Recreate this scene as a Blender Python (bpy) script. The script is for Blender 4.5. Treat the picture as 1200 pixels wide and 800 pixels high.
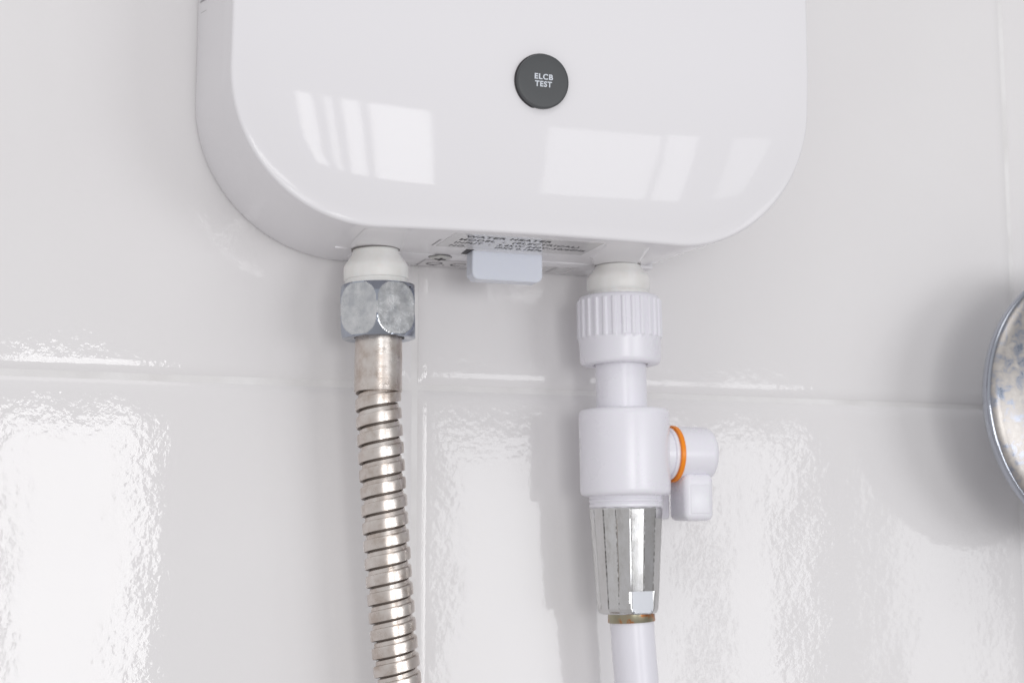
import bpy, bmesh, math, random
from mathutils import Vector, Matrix
from math import sin, cos, pi, radians, sqrt, atan, tan, acos, hypot
random.seed(4)
for o in list(bpy.data.objects): bpy.data.objects.remove(o)
scene = bpy.context.scene
col = scene.collection
Z0 = 1300.0            # camera height above the floor, mm; every z below is measured from it
def W(x, d, z): return Vector((x*.001, -d*.001, (z+Z0)*.001))     # d = distance out from the wall

# ---------------------------------------------------------------- camera
cam = bpy.data.cameras.new('camera'); co = bpy.data.objects.new('camera', cam); col.objects.link(co)
co.location = W(0, 515, 0); co.rotation_euler = (radians(97.6), 0, radians(-19.4))
cam.lens = 54.0; cam.sensor_width = 36.0; cam.clip_start = .01; cam.clip_end = 100
cam.dof.use_dof = True; cam.dof.focus_distance = .475; cam.dof.aperture_fstop = 18
scene.camera = co
# ---------------------------------------------------------------- room light (soft white bathroom) 
world = bpy.data.worlds.new('World'); scene.world = world; world.use_nodes = True
nt = world.node_tree; nt.nodes.clear()
wo = nt.nodes.new('ShaderNodeOutputWorld'); bg = nt.nodes.new('ShaderNodeBackground')
tc = nt.nodes.new('ShaderNodeTexCoord'); sp = nt.nodes.new('ShaderNodeSeparateXYZ')
rp = nt.nodes.new('ShaderNodeValToRGB'); mr = nt.nodes.new('ShaderNodeMapRange')
nt.links.new(tc.outputs['Generated'], sp.inputs[0]); nt.links.new(sp.outputs['Z'], mr.inputs[0])
mr.inputs[1].default_value = -1; mr.inputs[2].default_value = 1
nt.links.new(mr.outputs[0], rp.inputs[0])
e = rp.color_ramp.elements
e[0].position = .30; e[0].color = (.60, .585, .59, 1)
e[1].position = .62; e[1].color = (.76, .76, .775, 1)
ml = nt.nodes.new('ShaderNodeMapRange'); ml.inputs[1].default_value = -1; ml.inputs[2].default_value = 1
ml.inputs[3].default_value = 1.22; ml.inputs[4].default_value = .74            # the room is lighter towards its left side
nt.links.new(sp.outputs['X'], ml.inputs[0])
vm = nt.nodes.new('ShaderNodeVectorMath'); vm.operation = 'SCALE'
nt.links.new(rp.outputs[0], vm.inputs[0]); nt.links.new(ml.outputs[0], vm.inputs['Scale'])
nt.links.new(vm.outputs[0], bg.inputs[0]); bg.inputs[1].default_value = 0.92
nt.links.new(bg.outputs[0], wo.inputs[0])
# window panes: what the photograph shows mirrored in the cover and in the tiles
def pane(x0, x1, z0, z1, L, colr=(1, 1, 1), y=-1.5):
    l = bpy.data.lights.new('window_light', 'AREA'); l.shape = 'RECTANGLE'
    l.size = x1-x0; l.size_y = z1-z0; l.energy = L*pi*(x1-x0)*(z1-z0); l.color = colr
    o = bpy.data.objects.new('window_light', l); col.objects.link(o)
    o.location = ((x0+x1)/2, y, Z0*.001+(z0+z1)/2); o.rotation_euler = (pi/2, 0, 0)
ZB, ZT = -.23, .19
pane(.03, .212, ZB, ZT, 11)
pane(-.047, .004, ZB, ZT, 11)
pane(-.100, -.078, ZB, ZT, 9.5)
pane(-.185, -.135, ZB, ZT, 11)
pane(.575, .985, ZB, ZT-.01, 6.2, (.97, .98, 1))
pane(1.015, 1.155, ZB, ZT, 6.2, (.97, .98, 1))
pane(1.33, 1.54, ZB, ZT, 3.6, (.97, .98, 1))
# unseen soft area light added overhead for fill and shade under the heater
def lamp(az, el, dist, sx, sy, L, colr):
    l = bpy.data.lights.new('added_overhead_fill', 'AREA'); l.shape = 'RECTANGLE'; l.size = sx; l.size_y = sy
    l.energy = L*pi*sx*sy; l.color = colr
    o = bpy.data.objects.new('added_overhead_fill', l); col.objects.link(o)
    d = Vector((sin(radians(az))*cos(radians(el)), -cos(radians(az))*cos(radians(el)), sin(radians(el))))
    o.location = Vector((.2, 0, Z0*.001+.05))+d*dist; o.rotation_euler = d.to_track_quat('Z', 'Y').to_euler()
lamp(-12, 50, 2.1, .9, .7, 2.3, (1, .985, .97))
scene.view_settings.view_transform = 'Standard'; scene.view_settings.look = 'None'
scene.view_settings.exposure = -0.14; scene.view_settings.gamma = 1
scene.render.engine = 'CYCLES'

# ---------------------------------------------------------------- materials
def mat(name, base, rough=.4, metal=0, spec=.5, **k):
    m = bpy.data.materials.new(name); m.use_nodes = True
    b = m.node_tree.nodes['Principled BSDF']
    b.inputs['Base Color'].default_value = (*base, 1); b.inputs['Roughness'].default_value = rough
    b.inputs['Metallic'].default_value = metal; b.inputs['Specular IOR Level'].default_value = spec
    for kk, v in k.items(): b.inputs[kk.replace('_', ' ')].default_value = v
    return m
def noise(m, scale, detail=3, rough=.5, stretch=(1, 1, 1), dist=0):
    n = m.node_tree; t = n.nodes.new('ShaderNodeTexCoord'); mp = n.nodes.new('ShaderNodeMapping')
    mp.inputs['Scale'].default_value = stretch
    x = n.nodes.new('ShaderNodeTexNoise'); x.inputs['Scale'].default_value = scale
    x.inputs['Detail'].default_value = detail; x.inputs['Roughness'].default_value = rough
    x.inputs['Distortion'].default_value = dist
    n.links.new(t.outputs['Object'], mp.inputs[0]); n.links.new(mp.outputs[0], x.inputs[0])
    return x.outputs[0]
def ramp(m, src, stops):
    n = m.node_tree; r = n.nodes.new('ShaderNodeValToRGB'); n.links.new(src, r.inputs[0])
    el = r.color_ramp.elements
    while len(el) < len(stops): el.new(.5)
    for q, (p, c) in zip(el, stops):
        q.position = p; q.color = (*c, 1) if isinstance(c, tuple) else (c, c, c, 1)
    return r.outputs[0]
def bump(m, src, dist, strength=1.0, prev=None):
    n = m.node_tree; b = n.nodes.new('ShaderNodeBump'); b.inputs['Strength'].default_value = strength
    b.inputs['Distance'].default_value = dist; n.links.new(src, b.inputs['Height'])
    if prev: n.links.new(prev, b.inputs['Normal'])
    return b.outputs[0]
def put(m, sock, src): m.node_tree.links.new(src, m.node_tree.nodes['Principled BSDF'].inputs[sock])

M = {}
m = M['tile'] = mat('glazed_tile', (.79, .775, .78), .04, 0, .27)
b1 = bump(m, noise(m, 360, 2, .5), .00005)
b2 = bump(m, noise(m, 30, 1.5, .4), .00038, 1, b1)
put(m, 'Normal', b2)
put(m, 'Base Color', ramp(m, noise(m, 9, 3), [(.3, (.785, .768, .772)), (.7, (.812, .798, .802))]))
m = M['grout'] = mat('white_grout', (.80, .79, .79), .7)
put(m, 'Base Color', ramp(m, noise(m, 60, 4), [(.3, (.74, .725, .72)), (.65, (.84, .83, .83))]))
put(m, 'Normal', bump(m, noise(m, 900, 3), .00008))
m = M['shell'] = mat('glossy_white_plastic', (.815, .803, .825), .05, 0, .15, Coat_Weight=.0)
put(m, 'Normal', bump(m, noise(m, 22, 1, .3), .00006))
m = M['cream'] = mat('cream_plastic', (.78, .775, .75), .38, Subsurface_Weight=.1, Subsurface_Radius=(.003, .002, .002), Subsurface_Scale=1.0)
put(m, 'Base Color', ramp(m, noise(m, 160, 4, .6, (1, 1, .4)), [(.3, (.80, .79, .755)), (.62, (.87, .865, .85))]))
m = M['pvc'] = mat('lilac_white_plastic', (.82, .81, .865), .26, Subsurface_Weight=.08, Subsurface_Radius=(.003, .002, .003), Subsurface_Scale=1.0)
put(m, 'Roughness', ramp(m, noise(m, 90, 4), [(.3, .26), (.7, .32)]))
M['lever'] = mat('pale_blue_plastic', (.80, .81, .85), .3)
M['tab'] = mat('pale_blue_tab', (.72, .75, .83), .26, Subsurface_Weight=.1, Subsurface_Radius=(.002, .002, .003), Subsurface_Scale=1.0)
M['tube'] = mat('white_flexible_tube', (.80, .79, .85), .3)
M['orange'] = mat('orange_rubber', (.92, .27, .005), .35)
M['button'] = mat('dark_grey_button', (.066, .07, .074), .45)
put(M['button'], 'Normal', bump(M['button'], noise(M['button'], 3000, 2), .00001))
M['print'] = mat('pale_print', (.66, .70, .76), .5)
M['ink'] = mat('black_ink', (.05, .05, .055), .5)
M['faint'] = mat('grey_ink', (.34, .33, .34), .5)
M['label'] = mat('silver_label', (.60, .59, .60), .07, .0, .9)
M['sticker'] = mat('paper_sticker', (.70, .68, .69), .35)
M['gap_shade'] = mat('grey_gap_shade', (.16, .15, .145), .6)  # dark grey standing for shade in the gap over the outlet stubs
M['dark'] = mat('dark_gap', (.05, .045, .05), .6)
m = M['screw'] = mat('zinc_screw', (.55, .55, .53), .3, 1)
m = M['chrome'] = mat('chrome_plate', (.72, .72, .74), .12, 1)
put(m, 'Base Color', ramp(m, noise(m, 260, 6, .65, (1, 1, .5)), [(.30, (.50, .49, .48)), (.45, (.60, .595, .59)), (.7, (.66, .66, .67))]))
put(m, 'Roughness', ramp(m, noise(m, 330, 5, .6), [(.38, .08), (.7, .11)]))
m = M['nut_flat'] = mat('limescaled_chrome', (.5, .5, .52), .3, 1)
put(m, 'Base Color', ramp(m, noise(m, 260, 5, .6), [(.34, (.46, .47, .49)), (.5, (.56, .57, .58)), (.68, (.66, .66, .67))]))
put(m, 'Roughness', ramp(m, noise(m, 300, 5, .6), [(.35, .12), (.66, .30)]))
put(m, 'Normal', bump(m, noise(m, 700, 4), .00004))
m = M['nut_body'] = mat('nut_chrome', (.38, .41, .47), .12, 1)
put(m, 'Roughness', ramp(m, noise(m, 400, 5, .6), [(.42, .06), (.66, .22)]))
m = M['steel'] = mat('warm_stainless_steel', (.60, .56, .52), .25, 1)
put(m, 'Base Color', ramp(m, noise(m, 170, 6, .65), [(.34, (.49, .42, .37)), (.5, (.63, .575, .535)), (.68, (.71, .67, .635))]))
put(m, 'Roughness', ramp(m, noise(m, 260, 5, .6), [(.35, .24), (.68, .40)]))
put(m, 'Normal', bump(m, noise(m, 350, 3, .5, (1, 1, 4)), .00003))
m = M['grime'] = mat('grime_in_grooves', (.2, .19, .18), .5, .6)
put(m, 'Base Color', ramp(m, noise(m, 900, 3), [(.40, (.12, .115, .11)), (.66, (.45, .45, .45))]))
M['groove_shade'] = mat('groove_shade_steel', (.24, .20, .175), .5, .5)  # darker copy of the hose steel: slit shade put into the colour
M['plain_chrome'] = mat('plain_chrome', (.52, .53, .56), .34, 1)
m = M['brass'] = mat('tarnished_brass', (.4, .3, .2), .3, 1)
put(m, 'Base Color', ramp(m, noise(m, 190, 4, .6), [(.40, (.36, .34, .25)), (.50, (.40, .34, .24)), (.55, (.48, .20, .08)), (.66, (.20, .09, .04))]))
m = M['spotted'] = mat('limescaled_shower_chrome', (.6, .6, .62), .2, 1)
nz = noise(m, 230, 7, .66, (1, 1, 1), .5)
put(m, 'Base Color', ramp(m, nz, [(.34, (.24, .27, .33)), (.43, (.32, .33, .37)), (.52, (.41, .385, .365)), (.72, (.50, .48, .46))]))
put(m, 'Roughness', ramp(m, nz, [(.35, .26), (.55, .40)]))
M['rim_chrome'] = mat('rim_chrome', (.40, .42, .47), .07, 1)

# ---------------------------------------------------------------- object helpers
ORG = {}
def root(name, at, label, cat, group=None, kind=None):
    o = bpy.data.objects.new(name, None); col.objects.link(o); o.empty_display_size = .02
    o.location = at; ORG[o] = Vector(at); o['label'] = label
    if cat: o['category'] = cat
    if group: o['group'] = group
    if kind: o['kind'] = kind
    return o
def link(name, me, parent, org, label=None):
    o = bpy.data.objects.new(name, me); col.objects.link(o); ORG[o] = Vector(org)
    if parent: o.parent = parent; o.location = Vector(org)-ORG[parent]
    else: o.location = org
    if label: o['label'] = label
    return o
def build(name, verts, faces, mats, parent, label=None, sharp=30, idx=None, smooth=True):
    """verts are world points (metres)"""
    n = len(verts); org = sum(verts, Vector())/n
    if not isinstance(mats, (list, tuple)): mats = [mats]
    me = bpy.data.meshes.new(name); me.from_pydata([v-org for v in verts], [], faces)
    for mm in mats: me.materials.append(mm)
    if idx:
        for p, i in zip(me.polygons, idx): p.material_index = i
    bm = bmesh.new(); bm.from_mesh(me)
    bmesh.ops.recalc_face_normals(bm, faces=bm.faces)
    th = radians(sharp)
    for f in bm.faces: f.smooth = smooth
    for ed in bm.edges:
        if len(ed.link_faces) == 2 and ed.calc_face_angle(0) > th: ed.smooth = False
    bm.to_mesh(me); bm.free()
    return link(name, me, parent, org, label)
def lathe(name, p0, p1, prof, mt, parent, seg=64, rf=None, sharp=30, cap=True, label=None, midx=None, ref=None):
    """prof: [(t, r)] mm along the axis from p0 towards p1 (world points)"""
    a = (p1-p0).normalized(); e1 = Vector(ref) if ref else Vector((0, -1, 0)); e1 = (e1-a*e1.dot(a)).normalized(); e2 = a.cross(e1)
    V = []; F = []; I = []
    for (t, r) in prof:
        for k in range(seg):
            th = 2*pi*k/seg; rr = rf(th, t, r) if rf else r
            V.append(p0+a*t*.001+(e1*cos(th)+e2*sin(th))*rr*.001)
    for i in range(len(prof)-1):
        for k in range(seg):
            k2 = (k+1) % seg
            F.append((i*seg+k, i*seg+k2, (i+1)*seg+k2, (i+1)*seg+k))
            I.append(midx(2*pi*(k+.5)/seg, (prof[i][0]+prof[i+1][0])/2, (prof[i][1]+prof[i+1][1])/2) if midx else 0)
    if cap:
        F.append(tuple(range(seg))); F.append(tuple((len(prof)-1)*seg+k for k in range(seg))); I += [0, 0]
    return build(name, V, F, mt, parent, label, sharp, I)
def rbox(name, x0, x1, d0, d1, z0, z1, r, mt, parent, seg=3, label=None, xf=None):
    bm = bmesh.new(); bmesh.ops.create_cube(bm, size=1)
    for v in bm.verts:
        v.co = Vector(((x0+x1)/2+v.co.x*(x1-x0), -(d0+d1)/2+v.co.y*(d1-d0), (z0+z1)/2+v.co.z*(z1-z0)))
    bmesh.ops.bevel(bm, geom=list(bm.edges), offset=r, segments=seg, profile=.5, affect='EDGES')
    V = [(v.co.x, v.co.y, v.co.z) for v in bm.verts]; F = [[v.index for v in f.verts] for f in bm.faces]; bm.free()
    V = [Vector((x*.001, y*.001, (z+Z0)*.001)) for x, y, z in V]
    if xf: V = [xf(v) for v in V]
    return build(name, V, F, mt, parent, label, 50)
def text(name, body, size, at, right, up, mt, parent, width=None, bold=0.0, shear=0, thick=.03, label=None):
    cu = bpy.data.curves.new(name, 'FONT'); cu.body = body; cu.size = size; cu.offset = bold; cu.shear = shear
    cu.align_x = 'CENTER'; cu.align_y = 'CENTER'; cu.extrude = thick; cu.space_line = .92; cu.space_character = 1.12
    o = bpy.data.objects.new(name, cu); col.objects.link(o)
    bpy.context.view_layer.update()
    dg = bpy.context.evaluated_depsgraph_get(); me = bpy.data.meshes.new_from_object(o.evaluated_get(dg))
    bpy.data.objects.remove(o)
    xs = [v.co.x for v in me.vertices]; sx = 1 if not width else width/(max(xs)-min(xs))
    r = Vector(right).normalized(); u = Vector(up); u = (u-r*u.dot(r)).normalized(); nn = r.cross(u)
    for v in me.vertices: v.co = (r*v.co.x*sx+u*v.co.y+nn*v.co.z)*.001
    me.materials.clear(); me.materials.append(mt); me.name = name
    return link(name, me, parent, at, label)

# ---------------------------------------------------------------- tiled wall
PX, PZ = 252.5, 402.5; GX, GZ = 145.6, 55.3; TW, TH = PX-2.1, PZ-2.1
wall = root('wall', W(GX, 0, GZ), 'white glossy tiled bathroom wall with pale grout joints', None, kind='structure')
rbox('grout', -1150, 1500, -30, -.95, -700, 900, 1, M['grout'], wall, 1)
def tile_mesh():
    ed = [0, .12, .3, .6, 1.0, 1.5, 2.0, 2.6, 3.3, 4.0, 4.6]; E_ = 4.6; H = .95
    def axis(L): return [-L/2+a for a in ed]+[L/2-a for a in reversed(ed)]
    def f(u, L):
        q = L/2-abs(u)
        return 1 if q >= E_ else 1-(1-q/E_)**2.2
    X = axis(TW); Y = axis(TH); V = []; F = []
    for zz in Y:
        for xx in X: V.append((xx*.001, -(-H+H*f(xx, TW)*f(zz, TH))*.001, zz*.001))
    nx = len(X); ny = len(Y)
    for j in range(ny-1):
        for i in range(nx-1): F.append((j*nx+i, j*nx+i+1, (j+1)*nx+i+1, (j+1)*nx+i))
    # sides back to the adhesive bed
    loop = [i for i in range(nx)]+[j*nx+nx-1 for j in range(1, ny)]+[(ny-1)*nx+i for i in range(nx-2, -1, -1)]+[j*nx for j in range(ny-2, 0, -1)]
    b0 = len(V)
    for q in loop: V.append((V[q][0], .0035, V[q][2]))
    for k in range(len(loop)):
        k2 = (k+1) % len(loop); F.append((loop[k], loop[k2], b0+k2, b0+k))
    me = bpy.data.meshes.new('tile'); me.from_pydata(V, [], F); me.materials.append(M['tile'])
    bm = bmesh.new(); bm.from_mesh(me); bmesh.ops.recalc_face_normals(bm, faces=bm.faces)
    for fc in bm.faces: fc.smooth = True
    for e_ in bm.edges:
        if len(e_.link_faces) == 2 and e_.calc_face_angle(0) > radians(35): e_.smooth = False
    bm.to_mesh(me); bm.free(); return me
tm = tile_mesh()
rt = random.Random(8)
for i in range(-4, 5):
    for j in range(-2, 2):
        c = W(GX+(i+.5)*PX, 0, GZ+(j+.5)*PZ)
        t = link('tile', tm, wall, c)
        if (i, j) not in ((-1, -1), (0, -1)): t.rotation_euler = (rt.uniform(-.001, .001), 0, 0)

# ---------------------------------------------------------------- water heater
B = 98.2; XL, XR = 67.0, 264.2; TOP = B+300
wh = root('water_heater', W(166, 0, B), 'white electric water heater with rounded corners mounted on the tiled wall', 'water heater')
def dome(x, z):
    s = max(0, 156+9*((x-168)/90)**2-z); s2 = max(0, z-(TOP-62))
    return 74.6-(x-190)**2/1200-.0026*s*s-.0026*s2*s2
def outline(t, inset, n=56):
    xl = XL+2.3*t+inset; xr = XR-inset; R = 52-4.5*t-inset; zb = B+inset; zt = TOP-inset
    P = []
    for (cx, cz, a0) in ((xr-R, zb+R, -pi/2), (xr-R, zt-R, 0), (xl+R, zt-R, pi/2), (xl+R, zb+R, pi)):
        for k in range(n): 
            a = a0+pi/2*k/(n-1); P.append((cx+R*cos(a), cz+R*sin(a)))
        # straight run to the next corner
        nxt = {-pi/2: (xr, zt-R), 0: (xl+R, zt), pi/2: (xl, zb+R), pi: (xr-R, zb)}[a0]
        q = P[-1]
        for k in range(1, 16): P.append((q[0]+(nxt[0]-q[0])*k/16, q[1]+(nxt[1]-q[1])*k/16))
    return P
def make_cover():
    rings = []; f = 1.2
    o1 = outline(1, 0); df = [dome(x, z) for x, z in o1]
    for t in (0, .25, .5, .75, 1):
        o = outline(t, 0); rings.append([(x, .6+(df[i]-f-.6)*t, z) for i, (x, z) in enumerate(o)])
    for a in (15, 30, 45, 60, 75, 90):
        a = radians(a); o = outline(1, f*(1-cos(a))); rings.append([(x, df[i]-f+f*sin(a)-(df[i]-dome(x, z))*0, z) for i, (x, z) in enumerate(o)])
    last = outline(1, f); cx, cz = 166, (B+TOP)/2
    dl = [df[i] for i in range(len(last))]
    K = 46
    for k in range(1, K):
        s = 1-(k/K)
        s = s if k > 8 else 1-(k/K)
        ring = []
        for i, (x, z) in enumerate(last):
            xx = cx+(x-cx)*s; zz = cz+(z-cz)*s
            w = max(0, 1-k/3)                         # blend fillet height into the dome
            ring.append((xx, dome(xx, zz)+(dl[i]-dome(x, z))*w, zz))
        rings.append(ring)
    n = len(last); V = [W(*p) for r in rings for p in r]; F = []
    for i in range(len(rings)-1):
        for k in range(n):
            k2 = (k+1) % n; F.append((i*n+k, i*n+k2, (i+1)*n+k2, (i+1)*n+k))
    V.append(W(cx, dome(cx, cz), cz)); c = len(V)-1; b = (len(rings)-1)*n
    for k in range(n): F.append((b+k, b+(k+1) % n, c))
    F.append(tuple(range(n)))
    return build('cover', V, F, M['shell'], wh, sharp=40)
make_cover()
# bottom strip of the back plate that shows between cover and wall
rbox('base_panel', 118.5, 226.5, 1.0, 22.6, B-.14, B+3, .1, M['shell'], wh, 2)
rbox('lip', 111.0, 117.2, 22.7, 23.3, B-.10, B+1, .25, M['shell'], wh, 3)
rbox('lip', 219.5, 226.5, 22.7, 23.2, B-.34, B+1, .35, M['shell'], wh, 3)
rbox('lip', 183.5, 204.0, 22.7, 23.2, B-.34, B+1, .2, M['shell'], wh, 2)
# raised pads round the two pipe outlets
def pad(pts, h):
    c = (sum(p[0] for p in pts)/len(pts), sum(p[1] for p in pts)/len(pts))
    V = []
    for (x, d) in pts: V.append(W(x, d, B+.05))
    for (x, d) in pts:
        q = .86; k = max(0, min(1, (59-d)/30)); V.append(W(c[0]+(x-c[0])*q, c[1]+(d-c[1])*q, B-.12-h*k))
    n = len(pts); F = [tuple(range(n, 2*n))]+[(k, (k+1) % n, n+(k+1) % n, n+k) for k in range(n)]
    build('outlet_pad', V, F, M['shell'], wh, sharp=12)
pad([(193, 59), (209.3, 58.6), (216.8, 34), (219.6, 24), (202.6, 24), (196.2, 36.5)], .7)
pad([(113, 56), (126.6, 57), (131.5, 36), (133.0, 24), (115.4, 24), (114.0, 36)], .35)
# outlet stubs (cream tapered caps)
LT, LB_ = W(124.1, 26, 98.4), W(124.6, 26, 84.2)
RT_, RB_ = W(211.6, 26, 99.2), W(211.9, 26, 85.6)
capL = [(-1, 7.5), (1.2, 7.6), (2.4, 7.9), (4.4, 9.3), (5.8, 10.35), (6.8, 10.7), (8.0, 10.75), (10.4, 10.75), (10.8, 10.62), (11.0, 10.35), (11.4, 10.3), (11.9, 10.5), (13.2, 10.5), (13.6, 10.1)]
lathe('outlet_stub', LT, LB_, capL, M['cream'], wh)
capR = [(-1, 7.6), (1.2, 7.8), (2.6, 8.3), (4.4, 9.9), (5.6, 10.75), (6.6, 11.0), (10.0, 10.95), (10.8, 10.6), (11.1, 10.3), (11.6, 10.55), (12.4, 10.5), (12.9, 9.9), (14.5, 9.6)]
lathe('outlet_stub', RT_, RB_, capR, M['cream'], wh)
gk = [(0, 7.3), (0, 8.05), (.5, 8.05), (.5, 7.3)]  # thin ring added as the dark shaded gap where each stub enters
lathe('gap_shade', LT+Vector((0, 0, -.0004)), LB_, gk, M['gap_shade'], wh, cap=False)
lathe('gap_shade', RT_+Vector((0, 0, -.0013)), RB_, gk, M['gap_shade'], wh, cap=False)
# test button
n_ = Vector((0, -1, -.095)).normalized(); bc = W(165.3, dome(165.3, 145.6), 145.6)
lathe('button_seat', bc-n_*.001, bc+n_*.001, [(0, 9.05), (1.02, 9.05), (1.06, 8.75), (1.0, 8.7)], M['dark'], wh, 96)
bt = lathe('test_button', bc-n_*.001, bc+n_*.001, [(0, 8.7), (2.1, 8.7), (2.45, 8.6), (2.62, 8.3), (2.68, 7.8), (2.72, 5), (2.74, 2)], M['button'], wh, 96)
tp = bc+n_*.00178
upv = Vector((0, -.095, 1))
text('lettering', 'ELCB', 2.4, tp+upv*.00125, (1, 0, 0), upv, M['print'], bt, 6.2, .075)
text('lettering', 'TEST', 2.4, tp-upv*.00105, (1, 0, 0), upv, M['print'], bt, 5.7, .075)
# rating label on the underside
def flat(name, pts, z, mt, parent, h=.08):
    V = [W(x, d, z) for x, d in pts]+[W(x, d, z-h) for x, d in pts]; n = len(pts)
    F = [tuple(range(n)), tuple(range(n, 2*n))]+[(k, (k+1) % n, n+(k+1) % n, n+k) for k in range(n)]
    return build(name, V, F, mt, parent, smooth=False)
lab = flat('rating_label', [(141.5, 60.0), (192.4, 60.0), (192.9, 38.0), (141.5, 37.0)], B-.01, M['label'], wh)
X, Y = (1, 0, 0), (0, -1, 0)
def row(body, x0, x1, d, size=3.9, mt='ink', bold=.05):
    text('lettering', body, size, W((x0+x1)/2, d, B-.11), X, Y, M[mt], lab, x1-x0, bold)
row('WATER HEATER', 146.2, 175.6, 55.6, 4.1, bold=.1)
row('MODEL  :  (ELECTRICAL)', 145.8, 187.2, 50.4, 3.9)
row('INPUT  :  3.6kW 240V~50/60Hz', 145.6, 191.2, 45.4, 3.9)
row('NO.', 145.4, 151.2, 40.2, 3.7)
row('IPX4 0.1MPa', 161.0, 177.5, 41.0, 3.7)
flat('label_edge', [(139.9, 48), (140.4, 48), (140.4, 38), (139.9, 38)], B-.01, M['faint'], wh)
# screw
sc = W(148.4, 19.6, B-.14)
s_ = lathe('screw', sc+Vector((0, 0, .001)), sc-Vector((0, 0, .01)), [(0, 3.7), (1.05, 3.75), (1.5, 3.5), (1.75, 2.8), (1.86, 1.4), (1.9, .3)], M['screw'], wh, 40)
for a in (0, 1):
    w, l = (.45, 2.0) if a else (2.0, .45)
    rbox('cross_slot', 148.4-w, 148.4+w, 19.6-l, 19.6+l, B-1.12, B-1.04, .02, M['dark'], s_, 1)
lathe('screw_recess', sc+Vector((0, 0, .0005)), sc-Vector((0, 0, .01)), [(0, 4.05), (.55, 4.05), (.57, 3.7), (.5, 3.7)], M['dark'], wh, 40, cap=False)
# check sticker and small mark sticker near the wall
qc = flat('check_sticker', [(144.5, 14.3), (160.2, 14.6), (160.6, 1.6), (144.9, 1.6)], B-.15, M['sticker'], wh)
text('lettering', 'Q.C', 7.5, W(153.2, 7.3, B-.25), X, Y, M['ink'], qc, 14.0, -.05, .25)
for p in ([(144.6, 14.2), (160.1, 14.5), (160.1, 14.15), (144.6, 13.85)], [(144.6, 14.2), (145.0, 14.2), (145.2, 2), (144.8, 2)]):
    flat('border', p, B-.24, M['faint'], qc, .03)
ms = flat('mark_sticker', [(183.5, 15.4), (201.0, 15.6), (200.4, 4.0), (183.5, 3.6)], B-.15, M['sticker'], wh)
flat('mark', [(185.2, 9.5), (187.6, 9.7), (187.6, 8.0), (185.2, 7.6)], B-.24, M['ink'], ms, .03)
flat('mark', [(188.5, 15.2), (199.5, 15.4), (199.3, 4.6), (190.5, 4.4)], B-.24, M['label'], ms, .03)
flat('border', [(192.4, 15.2), (193.2, 15.2), (193.2, 4.4), (192.4, 4.4)], B-.27, M['faint'], ms, .03)
# hanging tab
def tab():
    x0, x1, d0, d1, z0, z1 = 155.6, 180.7, 27.0, 33.2, 88.7, B+.4; R = 2.4; r = .45
    def prof(ins):
        P = []
        for cx, a0 in ((x0+R, pi), (x1-R, 1.5*pi)):
            for k in range(9):
                a = a0+pi/2*k/8; P.append((cx+(R-ins)*cos(a), z0+R+(R-ins)*sin(a)))
        P.append((x1-ins, z1)); P.insert(0, (x0+ins, z1)); return P
    V = []; F = []
    rings = [(0, d0), (0, d1-r), (.13, d1-.13), (r, d1)]
    for ins, d in rings: V += [W(x, d, z) for x, z in prof(ins)]
    n = len(prof(0))
    for i in range(3):
        for k in range(n): F.append((i*n+k, i*n+(k+1) % n, (i+1)*n+(k+1) % n, (i+1)*n+k))
    F += [tuple(range(n)), tuple(3*n+k for k in range(n))]
    build('tab', V, F, M['tab'], wh, sharp=8)
tab()
flat('tab_slot', [(152.9, 35.2), (155.7, 35.2), (155.7, 26.5), (153.6, 26.5)], B-.01, M['dark'], wh, .06)
# faint print on the left flank
def print_row(d0, z0, n, h, mt):
    V = []; F = []
    for k in range(n):
        a = d0+k*1.25; b = a+random.uniform(.7, 1.0)
        for dd, zz in ((a, 0), (b, 0), (b, h), (a, h)): V.append(W(XL+2.3*dd/66-.04, dd, z0-.23*(dd-d0)+zz))
        F.append((4*k, 4*k+1, 4*k+2, 4*k+3))
    build('side_print', V, F, mt, wh, smooth=False)
print_row(4.5, 183.4, 12, .75, M['faint'])
print_row(6.0, 179.2, 9, .35, M['label'])

# ---------------------------------------------------------------- steel shower hose on the left outlet
sh = root('shower_hose', W(125.4, 26, 85), 'flexible ribbed stainless steel hose with hexagonal chrome nut under the left outlet', 'hose')
N0, N1 = W(125.1, 26, 85.6), W(125.5, 26, 68.0)
A_ = 12.1
def barrel(t):
    u = abs((t-8.8)/8.8); return 13.9-1.75*u**3.2
def hexr(th, t, r):
    th2 = (th+HP) % (pi/3)-pi/6
    return min(r, A_/cos(th2))
HP = pi/6+.24
prof = [(0, 8.2), (0, 11.4)]+[(17.6*k/44, barrel(17.6*k/44)) for k in range(45)]+[(17.9, 11.2), (17.7, 9.6), (17.3, 8.1), (16.4, 7.9)]
nut = lathe('nut', N0, N1, prof, [M['nut_body'], M['nut_flat']], sh, 288, hexr, 5.5, True,
      midx=lambda th, t, r: 1 if (r > A_/cos(((th+HP) % (pi/3))-pi/6) and .2 < t < 17.4) else 0)
lathe('nut_seal', N1+Vector((0, 0, .0011)), N1-Vector((0, 0, .01)), [(0, 7.4), (0, 8.5), (.9, 8.5), (.9, 7.4)], M['dark'], sh, 48, cap=False)
C1 = W(125.5, 26, 50.4)
lathe('collar', N1+Vector((0, 0, .002)), C1, [(0, 7.75), (18.6, 7.9), (19.4, 7.95), (19.6, 7.8), (19.6, 7.2)], M['steel'], sh, 72)
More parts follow.
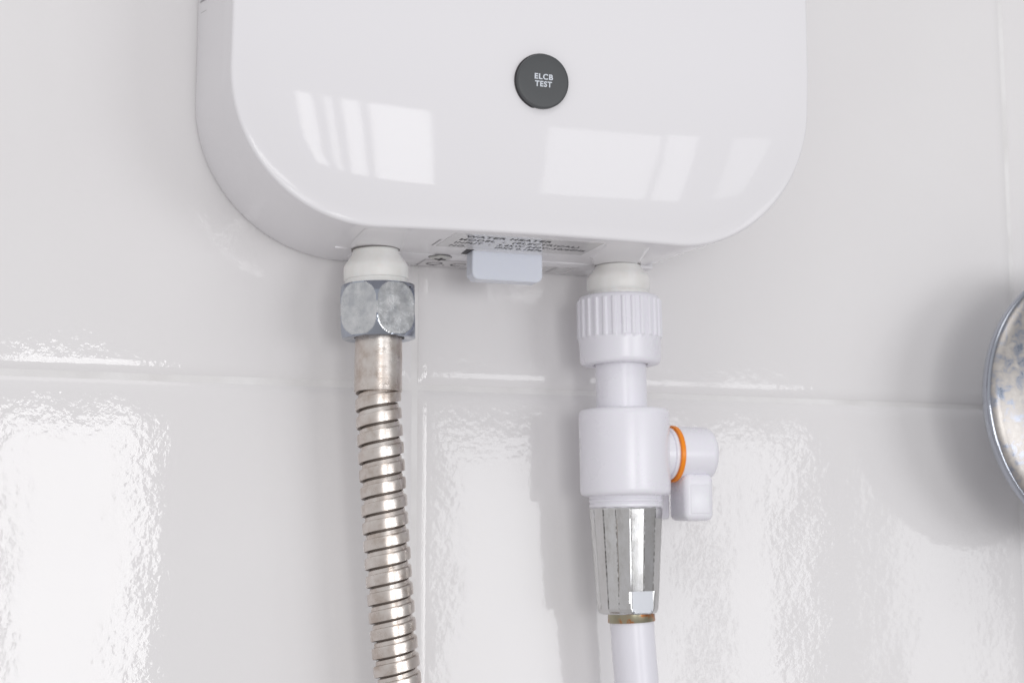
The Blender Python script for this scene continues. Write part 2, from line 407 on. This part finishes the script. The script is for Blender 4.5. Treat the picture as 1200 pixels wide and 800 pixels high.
# spiral-wound strip: one helical ribbon profile, pitch 5.75 mm
path = [(125.35, 26, 61), (125.4, 26, 54), (125.55, 26, 48), (125.9, 26, 41.5), (126.7, 26, 30.5), (128.2, 26, 11.1), (130.2, 26, -13.7), (133.3, 26, -43.6), (137.4, 26.5, -75), (142.5, 27, -110)]
def catmull(P, n=24):
    P = [Vector(p) for p in P]; Q = [2*P[0]-P[1]]+P+[2*P[-1]-P[-2]]; out = []
    for i in range(1, len(Q)-2):
        for k in range(n):
            t = k/n; a, b, c, d = Q[i-1:i+3]
            out.append(.5*((2*b)+(-a+c)*t+(2*a-5*b+4*c-d)*t*t+(-a+3*b-3*c+d)*t**3))
    out.append(P[-1]); return out
def framer(P):
    pts = catmull(P); L = [0]
    for a, b in zip(pts, pts[1:]): L.append(L[-1]+(b-a).length)
    def at(s):
        s = max(0, min(L[-1]-1e-6, s)); lo, hi = 0, len(L)-1
        while hi-lo > 1:
            m_ = (lo+hi)//2
            if L[m_] <= s: lo = m_
            else: hi = m_
        k = (s-L[lo])/(L[hi]-L[lo]); p = pts[lo].lerp(pts[hi], k)
        i0 = max(0, lo-6); i1 = min(len(pts)-1, hi+6); t = (pts[i1]-pts[i0]).normalized()
        return W(*p), Vector((t.x, -t.y, t.z))
    return at, L[-1]
def helix_hose(name, P, parent):
    at, L = framer(P); p_ = 5.72; R = 7.55; seg = 48
    pr = [(0, R-.55), (.02, R-.16), (.07, R-.02), (.12, R), (.35, R+.02), (.60, R), (.625, R-.06), (.632, R-.3), (.635, R-1.9), (.72, R-1.9), (.728, R-1.15), (.77, R-1.0), (.985, R-.85), (1.0, R-.55)]
    V = []; F = []; turns = int((L-p_)/p_); m_ = len(pr)
    for i in range(turns*seg+1):
        th = 2*pi*i/seg
        for (u, r) in pr:
            c, a = at(p_*(i/seg+u)); e1 = Vector((0, -1, 0)); e1 = (e1-a*e1.dot(a)).normalized(); e2 = a.cross(e1)
            V.append(c+(e1*cos(th)+e2*sin(th)*HS)*r*.001)
    I = []
    for i in range(turns*seg):
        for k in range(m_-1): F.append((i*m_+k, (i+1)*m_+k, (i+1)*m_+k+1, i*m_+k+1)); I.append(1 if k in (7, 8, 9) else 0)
    build(name, V, F, [M['steel'], M['groove_shade']], parent, sharp=9, idx=I)
HS = 1
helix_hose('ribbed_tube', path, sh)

# ---------------------------------------------------------------- angle stop valve on the right outlet
vl = root('stop_valve', W(212, 26, 86), 'white plastic stop valve with ribbed collar and orange ring under the right outlet', 'valve')
U0, U1 = W(211.9, 26, 86.6), W(212.3, 26, 62.6)
NR = 27
def ribs(th, t, r):
    if t < 1.6 or t > 14.6: return r
    u = (th*NR/(2*pi)+.2) % 1
    h = max(0, min(1, (abs(u-.5)-.16)/.10)); h = 1-h*h*(3-2*h)
    return r+.62*h
prU = [(0, 9), (0, 12.9), (.25, 13.7), (.7, 14.1), (1.5, 14.2), (1.62, 14.2), (2.0, 14.2), (14.2, 14.25), (14.59, 14.25), (14.9, 14.5), (16, 14.3), (22.2, 14.05), (23.3, 13.8), (23.9, 13.2), (24.1, 12.2), (24.0, 9.7), (23.3, 9.4)]
lathe('union_nut', U0, U1, prU, M['pvc'], vl, NR*12, ribs, 40, ref=(0, -1, 0))
lathe('seal', U1+Vector((0, 0, .0012)), U1-Vector((0, 0, .01)), [(0, 8.6), (0, 9.45), (.8, 9.45), (.8, 8.6)], M['faint'], vl, 48, cap=False)
lathe('neck', U1+Vector((0, 0, .003)), W(212.6, 26, 46.2), [(0, 8.85), (18.9, 8.85), (19.2, 9.1), (19.6, 9.4), (19.9, 9.4)], M['pvc'], vl, 72)
B0, B1 = W(213.4, 26, 47.2), W(213.8, 26, 15.6)
prB = [(0, 8.5), (0, 13.4), (.15, 14.4), (.6, 15.2), (1.4, 15.65), (2.4, 15.75), (27.8, 15.6), (28.8, 15.45), (29.5, 15.0), (29.9, 14.2), (30.0, 12.6), (30.6, 12.4), (31.0, 12.35), (31.2, 12.7), (31.8, 12.75), (32.1, 12.4), (32.5, 12.3), (32.8, 12.6), (33.6, 12.6), (33.9, 12.2), (35.5, 12.1)]
lathe('valve_body', B0, B1, prB, M['pvc'], vl, 96, sharp=35)
K0, K1 = W(222, 26, 32.0), W(250, 26, 32.3)
rx = (0, -1, 0)
lathe('stem', K0, K1, [(0, 8.6), (7.2, 8.6), (7.4, 9.2), (8.3, 9.2), (8.5, 8.7), (9.4, 8.7)], M['pvc'], vl, 64)
lathe('orange_ring', K0, K1, [(8.9, 8.4), (8.9, 9.7), (9.05, 9.9), (10.2, 9.9), (10.4, 9.75), (10.4, 8.4)], M['orange'], vl, 72)
kn = lathe('knob', K0, K1, [(10.4, 8.4), (10.4, 9.45), (10.6, 9.6), (21.2, 9.5), (22.3, 9.3), (23.2, 8.8), (23.8, 8.0), (24.15, 6.5), (24.3, 4.0), (24.35, .3)], M['pvc'], vl, 72)
rbox('lever', 232.8, 243.8, 20.0, 34.0, 8.9, 25.0, 2.3, M['pvc'], vl, 6)
rbox('lever_face', 234.5, 242.2, 33.2, 34.18, 11.0, 21.5, .6, M['pvc'], vl, 3)
rbox('lever_web', 229.6, 233.4, 15, 20.0, 9.6, 23.5, .8, M['pvc'], vl, 2)

# ---------------------------------------------------------------- inlet hose under the valve
ih = root('inlet_hose', W(214, 26, 13), 'white plastic inlet tube with tapered faceted chrome nut below the stop valve', 'hose')
H0, H1 = W(213.9, 26, 13.3), W(214.3, 26, -22.6)
NF = 16
def facet(th, t, r):
    q = 2*pi/NF; u = (th+.10) % q-q/2
    rr = r*(1-.012)*cos(q/2)/cos(u)*1.02
    if abs(abs(u)-q/2) < q/30 and 2 < t < 34: rr -= .16
    if t > 28.2:
        for th0 in (-.15, -.15+pi):
            dth = (th-th0+pi) % (2*pi)-pi
            if abs(dth) < 1.2: rr = min(rr, FA/cos(dth))
    return rr
FA = 9.35
prH = [(0, 11.2), (0, 12.2), (.25, 12.55), (.7, 12.65)]+[(k, 12.65-2.2*(k/34.5)) for k in (4, 9, 14, 19, 24, 27.6, 28.15, 28.25, 30, 32, 34.0)]+[(34.9, 10.25), (35.5, 9.9), (35.9, 9.2), (35.8, 7.9)]
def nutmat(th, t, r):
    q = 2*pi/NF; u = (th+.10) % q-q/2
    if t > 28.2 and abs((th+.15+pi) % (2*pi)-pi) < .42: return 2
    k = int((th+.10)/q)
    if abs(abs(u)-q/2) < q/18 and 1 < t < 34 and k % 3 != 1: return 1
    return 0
lathe('chrome_nut', H0, H1, prH, [M['chrome'], M['grime'], M['plain_chrome']], ih, NF*16, facet, 9, midx=nutmat)
G0 = W(215.3, 26, -20.6)
lathe('ferrule', G0, W(215.5, 26, -24.4), [(0, 7.9), (4.6, 8.1), (4.8, 8.0), (4.9, 7.5)], M['brass'], ih, 64)
at2, L2 = framer([(215.4, 26, -20), (215.6, 26, -24), (216.2, 26, -34), (217.2, 26, -46), (219, 26.5, -72), (222.5, 27, -110)])
V = []; F = []; ns = 40; sg = 48
for i in range(ns+1):
    c, a = at2(L2*i/ns); e1 = Vector((0, -1, 0)); e1 = (e1-a*e1.dot(a)).normalized(); e2 = a.cross(e1)
    for k in range(sg): V.append(c+(e1*cos(2*pi*k/sg)+e2*sin(2*pi*k/sg))*.0075)
for i in range(ns):
    for k in range(sg): F.append((i*sg+k, i*sg+(k+1) % sg, (i+1)*sg+(k+1) % sg, (i+1)*sg+k))
build('tube', V, F, M['tube'], ih)

# ---------------------------------------------------------------- round chrome shower fitting at the right edge
sf = root('shower_fitting', W(395.5, 0, 54), 'round domed chrome shower fitting with dull water spots standing out from the wall', 'shower fitting')
F0, F1 = W(400.6, 0, 52.5), W(406.4, 100, 54.5)
lathe('wall_plate', F0, F1, [(-1, 15), (2.5, 15), (4, 14.5), (5.5, 13)], M['rim_chrome'], sf, 96)
lathe('neck', F0, F1, [(4, 12), (10, 11.5), (20, 12), (26, 21)], M['rim_chrome'], sf, 96)
lathe('cap', F0, F1, [(24, 20), (26, 30), (29, 40), (32, 46), (35, 50), (38, 52.2), (40.4, 53), (41.4, 52.9), (42.0, 52.5), (42.2, 52.0), (42.0, 51.6), (42.8, 51.2), (43.9, 48), (45.4, 42), (46.2, 35), (46.9, 26), (47.3, 16), (47.5, 7), (47.55, .5)], [M['rim_chrome'], M['spotted']], sf, 160, sharp=50,
      midx=lambda th, t, r: 1 if (t > 42.2 and r < 51.7) else 0)
